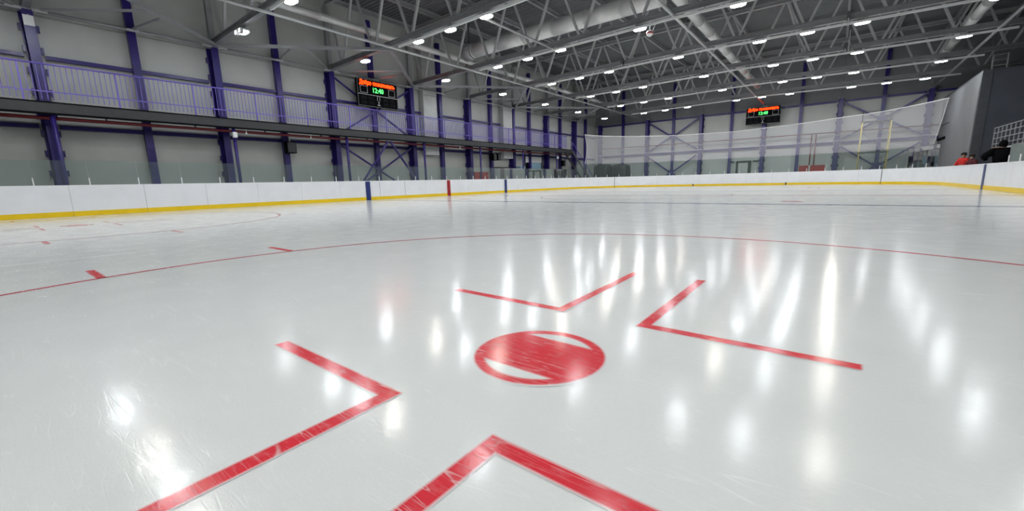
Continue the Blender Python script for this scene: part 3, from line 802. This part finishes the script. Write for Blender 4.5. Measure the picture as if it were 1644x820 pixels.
# doors on the left wall
d1 = thing('door_1', 'grey double door with dark frame under the walkway', 'door', (-24.0, 29.5, 0), kind='structure')
part('frame', G().box(-24.04, -23.95, 28.15, 28.25, 0, 2.2).box(-24.04, -23.95, 30.75, 30.85, 0, 2.2).box(-24.04, -23.95, 28.15, 30.85, 2.12, 2.24), 'scaffold_dark', d1)
part('leaf', G().box(-24.04, -23.98, 28.26, 29.10, 0, 2.1), 'wall', d1); part('leaf', G().box(-24.04, -23.98, 29.10, 30.1, 0, 2.1), 'steel_dark', d1); part('leaf', G().box(-24.04, -23.98, 30.1, 30.74, 0, 2.1), 'wall', d1)
d2 = thing('door_2', 'tall doorway with a white shutter and painted pale blue glow beside a walkway pole', 'door', (-24.0, 34.6, 0), kind='structure')
part('frame', G().box(-24.04, -23.86, 33.0, 33.1, 0, 3.6).box(-24.04, -23.86, 36.0, 36.3, 0, 3.6), 'steel_dark', d2)
part('shutter', G().box(-24.04, -23.90, 33.1, 36.0, 2.75, 3.6), 'white_paint', d2)
for i in range(5): part('shutter_slat', G().box(-23.90, -23.885, 33.1, 36.0, 2.78+.165*i, 2.90+.165*i), 'white_paint', d2)
part('glow_panel', G().box(-24.04, -23.96, 34.2, 36.0, 0, 2.72), 'glow_cabinet_blue', d2); part('dark_opening', G().box(-24.04, -24.0, 33.1, 34.2, 0, 2.72), 'black', d2)  # flat pale blue panel: glow of the lit room beyond, put into colour
bs = thing('blue_cabinet', 'narrow pale blue cabinet standing beside the walkway pole', 'cabinet', (-23.6, 32.0, 0))
part('body', G().box(-23.95, -23.4, 31.55, 32.35, -.02, 2.3), 'glow_cabinet_blue', bs); part('handle', G().box(-23.4, -23.37, 32.2, 32.24, 1.0, 1.3), 'steel_light', bs)
for (y, h, lb) in ((33.7, 1.55, 'black bin in front of the dark half of the doorway'), (34.5, 1.75, 'tallest black bin in front of the painted blue glow'), (35.5, 1.4, 'shortest black bin in front of the painted blue glow')):
    t = thing('black_bin', lb, 'bin', (-23.2, y, 0), 'black bins at the doorway')
    part('body', G().tube((-23.2, y, -.02), (-23.2, y, h-.1), .24, 12, .30), 'black', t, smooth=True); part('lid', G().tube((-23.2, y, h-.1), (-23.2, y, h), .32, 12, .2), 'black', t, smooth=True)

# end wall: door, frames, pipes, red barriers, scaffold, tarp stack
d3 = thing('door_3', 'pale door in a dark green frame behind the tall glass', 'door', (-6.8, 48.9, 0), kind='structure')
part('frame', G().box(-7.55, -7.35, 48.80, 48.94, 0, 2.35).box(-6.42, -6.15, 48.80, 48.94, 0, 2.35).box(-7.55, -6.15, 48.80, 48.94, 2.25, 2.42), 'green_dark', d3)
part('leaf', G().box(-7.35, -6.42, 48.86, 48.93, 0, 2.25), 'wall', d3); part('handle', G().box(-6.55, -6.50, 48.82, 48.86, 1.0, 1.2), 'steel_light', d3)
for (x0, x1, lb) in ((-8.3, -7.75, 'dark green bar on the wall next to the slim post by the door'), (-6.0, -5.5, 'dark green bar on the wall next to the wide column by the door')):
    top('wall_bar', G().box(x0, x1, 48.83, 48.95, 2.28, 2.42), 'green_dark', lb, 'bar')
rp = thing('fire_main', 'red fire pipe along the end wall with two vertical risers', 'pipe', (-1, 48.3, 0))
part('main_pipe', G().tube((WX+.9, 48.26, 4.62), (7.4, 48.26, 4.62), .05, 8), 'red_pipe', rp, smooth=True)
part('lower_pipe', G().tube((WX+.9, 48.26, 4.35), (7.4, 48.26, 4.35), .02, 6), 'steel', rp)
for x in (-1.14, -.80): part('riser', G().tube((x, 48.26, -.02), (x, 48.26, 4.62), .06, 8), 'red_pipe', rp, smooth=True)
for (x0, x1, lb) in ((-1.68, -1.02, 'shorter red crash mat standing behind the tall glass'), (-.86, .18, 'longer red crash mat standing behind the tall glass')):
    t = thing('crash_mat', lb, 'mat', ((x0+x1)/2, 44.2, 0)); part('body', G().box(x0, x1, 44.0, 44.35, -.02, 1.62), 'red_panel', t); part('edge_band', G().box(x0+.02, x1-.02, 43.985, 44.0, 1.50, 1.60), 'red_paint', t)
for x, lb in ((-.94, 'white upright stake between the two red crash mats'), (.28, 'white upright stake at the free end of the longer red crash mat')):
    top('white_stake', G().tube((x, 44.1, -.02), (x, 44.1, 1.62), .05, 8), 'white_paint', lb, 'stake', 'stakes by the crash mats')
sc_ = thing('scaffold_tower', 'yellow scaffold tower with dark guard rail behind the net', 'scaffold', (3.3, 45.6, 0))
for x in (2.38, 4.2):
    for y in (45.0, 46.2):
        part('upright', G().tube((x, y, -.02), (x, y, 5.0), .036, 8), 'yellow_paint', sc_, smooth=True)
        part('guard_post', G().tube((x, y, 5.0), (x, y, 5.85), .025, 6), 'scaffold_dark', sc_)
    for i in range(10): part('rung', G().tube((x, 45.0, .35+.48*i), (x, 46.2, .35+.48*i), .02, 6), 'yellow_paint', sc_)
for a, b in (((2.38, 45.0, .6), (4.2, 45.0, 2.4)), ((4.2, 45.0, 2.4), (2.38, 45.0, 4.2)), ((2.38, 46.2, 2.4), (4.2, 46.2, .6))): part('diagonal', G().tube(a, b, .018, 6), 'steel_dark', sc_)
part('platform', G().box(2.3, 4.28, 44.95, 46.25, 5.0, 5.06), 'scaffold_dark', sc_)
part('platform', G().box(2.3, 4.28, 44.95, 46.25, 2.5, 2.55), 'scaffold_dark', sc_)
for z in (5.42, 5.82):
    for a, b in (((2.38, 45.0, z), (4.2, 45.0, z)), ((2.38, 46.2, z), (4.2, 46.2, z)), ((2.38, 45.0, z), (2.38, 46.2, z)), ((4.2, 45.0, z), (4.2, 46.2, z))): part('guard_rail', G().tube(a, b, .022, 6), 'scaffold_dark', sc_)
def tarp(x0, x1, y0, y1, h, label, seed):
    random.seed(seed); bm = bmesh.new(); nx, ny = 16, 8; t = 2
    g = G(); pts = []
    # draped box: rings from floor to top with folds
    per = []
    N_ = 40
    for k in range(N_):
        a = 2*math.pi*k/N_; c, s = math.cos(a), math.sin(a); m = max(abs(c), abs(s)); r = .82+.18*m
        per.append((c/m*r, s/m*r))
    levels = [(0, 1.04, .06), (.3, 1.02, .05), (.6, 1.0, .04), (.85, .97, .02), (.96, .9, .01), (1.0, .72, 0), (1.02, .3, 0)]
    V = []
    for (f, sc, fo) in levels:
        for k, (px, py) in enumerate(per):
            fold = 1+fo*math.sin(k*1.7+seed)
            V.append(((x0+x1)/2+px*(x1-x0)/2*sc*fold, (y0+y1)/2+py*(y1-y0)/2*sc*fold, -.02+f*h*(1+.03*math.sin(k*.7+seed))))
    Fs = [(l*N_+k, l*N_+(k+1) % N_, (l+1)*N_+(k+1) % N_, (l+1)*N_+k) for l in range(len(levels)-1) for k in range(N_)]
    Fs.append(tuple((len(levels)-1)*N_+k for k in range(N_)))
    g.add(V, Fs); bm.free()
    return top('covered_stack', g, 'tarp', label, 'stack', smooth=True)
tarp(-21.9, -20.15, 44.0, 46.2, 2.55, 'stack under a dark tarp next to the metal stair', 1)
tarp(-19.85, -18.0, 44.2, 46.0, 2.45, 'stack under a dark tarp next to the slim end wall post', 4)
random.seed(11)

# ================================================================ RIGHT SIDE: grey room, stand, railing
bxm = thing('grey_room_block', 'tall windowless grey room block beside the end of the rink', 'room block', (10.3, 43, 0))
part('side_wall', G().box(7.5, 7.62, 37.1, WY-.35, -.02, 6.63), 'box_side', bxm); part('front_wall', G().box(7.9, EX-.02, 36.8, 36.95, -.02, 6.63), 'wall_dark', bxm)
part('corner_post', G().box(7.48, 7.90, 36.76, 37.1, -.02, 6.70), 'steel_dark', bxm); part('roof', G().box(7.5, EX-.02, 36.95, WY-.35, 6.63, 6.75), 'steel_dark', bxm)
part('wall_rail', G().box(7.44, 7.5, 45.6, WY-.35, 3.3, 3.5), 'black', bxm); part('wall_rail', G().box(7.46, 7.5, 45.0, WY-.35, 4.45, 4.52), 'steel_dark', bxm)
t = speaker((9.6, 36.9, 6.78), .5, 1.0, .75, 'large black loudspeaker standing on the grey room block')
t2 = thing('antenna_frame', 'small grey steel frame standing on the corner of the room block', 'frame', (8.0, 37.0, 6.75))
for x in (7.85, 8.45): part('upright', G().box(x-.03, x+.03, 37.0, 37.06, 6.75, 7.6), 'steel', t2)
for z in (6.95, 7.25, 7.55): part('crossbar', G().box(7.82, 8.48, 36.99, 37.07, z-.02, z+.02), 'steel', t2)
stn = thing('spectator_stand', 'dark raised spectator platform behind the side boards', 'platform', (10, 18, 0))
part('riser', G().box(7.35, 7.5, 2.0, 30.1, -.02, 1.72), 'wall_dark', stn); part('deck', G().box(7.5, EX-.02, 2.0, 30.1, 1.6, 1.72), 'steel_dark', stn); part('edge_strip', G().box(7.05, 7.42, 2.0, 30.0, 1.80, 1.86), 'steel_light', stn)
for i in range(14): part('edge_bracket', G().box(7.1, 7.4, 2.2+2.1*i-.03, 2.2+2.1*i+.03, 1.70, 1.80), 'steel', stn)
rl = thing('grid_railing', 'pale steel grid railing on the spectator platform', 'railing', (7.05, 24, 1.86))
y0_, y1_ = 17.0, 29.9
for i in range(int((y1_-y0_)/.62)+1): part('upright', G().box(7.03, 7.07, y1_-.62*i-.012, y1_-.62*i+.012, 1.86, 2.84), 'steel', rl)
for z in (2.06, 2.32, 2.58, 2.84): part('rail', G().box(7.025, 7.075, y0_, y1_, z-.012, z+.012), 'steel', rl)

# ================================================================ PEOPLE behind the side boards
def person(label, loc, yaw, top_m, leg_m, hood=True, hunch=0.0, arm_out=.0, k=1.0, bulk=1.0, gloves=False):
    """standing figure facing local -x... built facing +x then turned; one skinned body"""
    J = {'pel': (0, 0, .95), 'wai': (.01, 0, 1.10), 'che': (.02+hunch*.5, 0, 1.32), 'nec': (.03+hunch, 0, 1.49), 'hd1': (.05+hunch*1.15, 0, 1.58), 'hd2': (.06+hunch*1.2, 0, 1.70)}
    Rr = {'pel': .155, 'wai': .15, 'che': .165, 'nec': .065, 'hd1': .085, 'hd2': .082}
    E_ = [('pel', 'wai'), ('wai', 'che'), ('che', 'nec'), ('nec', 'hd1'), ('hd1', 'hd2')]
    for s, n in ((1, 'l'), (-1, 'r')):
        J['sh'+n] = (.02+hunch*.7, s*.19*(1+.35*(bulk-1)), 1.42); J['el'+n] = (.08+hunch, s*(.27+arm_out), 1.16+arm_out*.25); J['wr'+n] = (.28+hunch, s*(.20+arm_out*.7), 1.10+arm_out*.15); J['ha'+n] = (.36+hunch, s*(.17+arm_out*.6), 1.10+arm_out*.15)
        Rr['sh'+n] = .095; Rr['el'+n] = .068; Rr['wr'+n] = .045; Rr['ha'+n] = .04
        J['hi'+n] = (0, s*.10, .88); J['kn'+n] = (.02, s*.11, .49); J['an'+n] = (-.01, s*.115, .09); J['to'+n] = (.16, s*.125, .045)
        Rr['hi'+n] = .115; Rr['kn'+n] = .078; Rr['an'+n] = .055; Rr['to'+n] = .045
        E_ += [('che', 'sh'+n), ('sh'+n, 'el'+n), ('el'+n, 'wr'+n), ('wr'+n, 'ha'+n), ('pel', 'hi'+n), ('hi'+n, 'kn'+n), ('kn'+n, 'an'+n), ('an'+n, 'to'+n)]
        for q in range(4):
            f = 'f%d%s' % (q, n); J[f] = (.44+hunch-.012*abs(q-1), s*(.155+arm_out*.6)+(.026*(q-1.5)), 1.085+arm_out*.15); Rr[f] = .010; E_.append(('ha'+n, f))
        f = 'th'+n; J[f] = (.39+hunch, s*(.115+arm_out*.6), 1.12+arm_out*.15); Rr[f] = .011; E_.append(('ha'+n, f))
    names = list(J); me = bpy.data.meshes.new('body'); me.from_pydata([J[n] for n in names], [(names.index(a), names.index(b)) for a, b in E_], [])
    o = bpy.data.objects.new('tmp', me); COL.objects.link(o)
    sk = o.modifiers.new('skin', 'SKIN'); sk.use_smooth_shade = True
    for i, n in enumerate(names):
        r = Rr[n]*(bulk if n[:2] in ('pe', 'wa', 'ch', 'sh', 'el', 'wr') else 1.0); d = me.skin_vertices[0].data[i]; d.radius = (r, r*(1.15 if n in ('pel', 'wai', 'che') else 1)); d.use_root = n == 'pel'
    sb = o.modifiers.new('sub', 'SUBSURF'); sb.levels = 2; sb.render_levels = 2
    bpy.context.view_layer.update()
    bm_ = bpy.data.meshes.new_from_object(o.evaluated_get(bpy.context.evaluated_depsgraph_get()))
    bpy.data.objects.remove(o)
    t = thing('person', label, 'person', (0, 0, 0))
    bm_.materials.clear()
    for m_ in (top_m, leg_m, 'skin', 'black'): bm_.materials.append(MATS[m_])
    for p in bm_.polygons:
        c = p.center; p.use_smooth = True
        hand = c.x > .30+hunch and 1.0 < c.z < 1.35
        p.material_index = (3 if gloves else 2) if hand else 2 if c.z > 1.53 else (0 if c.z > .86 else (1 if c.z > .11 else 3))
    b = bpy.data.objects.new('body', bm_); b.parent = t; COL.objects.link(b)
    hx = .055+hunch*1.2
    cap = G().sphere((hx-.022, 0, 1.70 if not hood else 1.665), .125, 14, 10, (1.0, .98, 1.05 if not hood else 1.3))
    # open the face side
    keep = [f for f in cap.F if not (sum(cap.V[i][0] for i in f)/len(f) > hx+.045 and sum(cap.V[i][2] for i in f)/len(f) < 1.745)]
    cap.F = keep
    part('hood' if hood else 'hair', cap, top_m if hood else 'hair', t, smooth=True)
    part('nose', G().sphere((hx+.095, 0, 1.645), .018, 8, 6, (1, .8, 1.4)), 'skin', t, smooth=True)
    for s in (-1, 1): part('eye', G().sphere((hx+.083, s*.032, 1.675), .011, 8, 6), 'black', t)
    part('mouth', G().box(hx+.078, hx+.088, -.022, .022, 1.598, 1.606), 'cloth_maroon', t)
    if not hood:
        for s in (-1, 1): part('ear', G().sphere((hx, s*.105, 1.65), .025, 8, 6, (.9, .4, 1.3)), 'skin', t, smooth=True)
    t.location = loc; t.rotation_euler = (0, 0, yaw); t.scale = (k, k, k)
    return t
person('person in a bright red jacket standing behind the side boards', (6.7, 33.2, -.02), math.radians(-140), 'cloth_red', 'cloth_dark', False, .02, .02, 1.02, 1.15)
person('person in a dark maroon jacket right beside the person in bright red', (6.8, 31.6, -.02), math.radians(-150), 'cloth_maroon', 'cloth_dark', False, .06, .02, .94, 1.1)
person('person in a black hooded jacket leaning on the side boards with elbows out', (6.72, 26.3, -.02), math.radians(98), 'black_cloth', 'black_cloth', True, .05, .20, 1.16, 1.65, True)
person('person in a dark maroon jacket behind the clear glass by the grid railing', (6.75, 22.3, -.02), math.pi, 'cloth_maroon', 'cloth_dark', False, .05, .02, .98, 1.2)
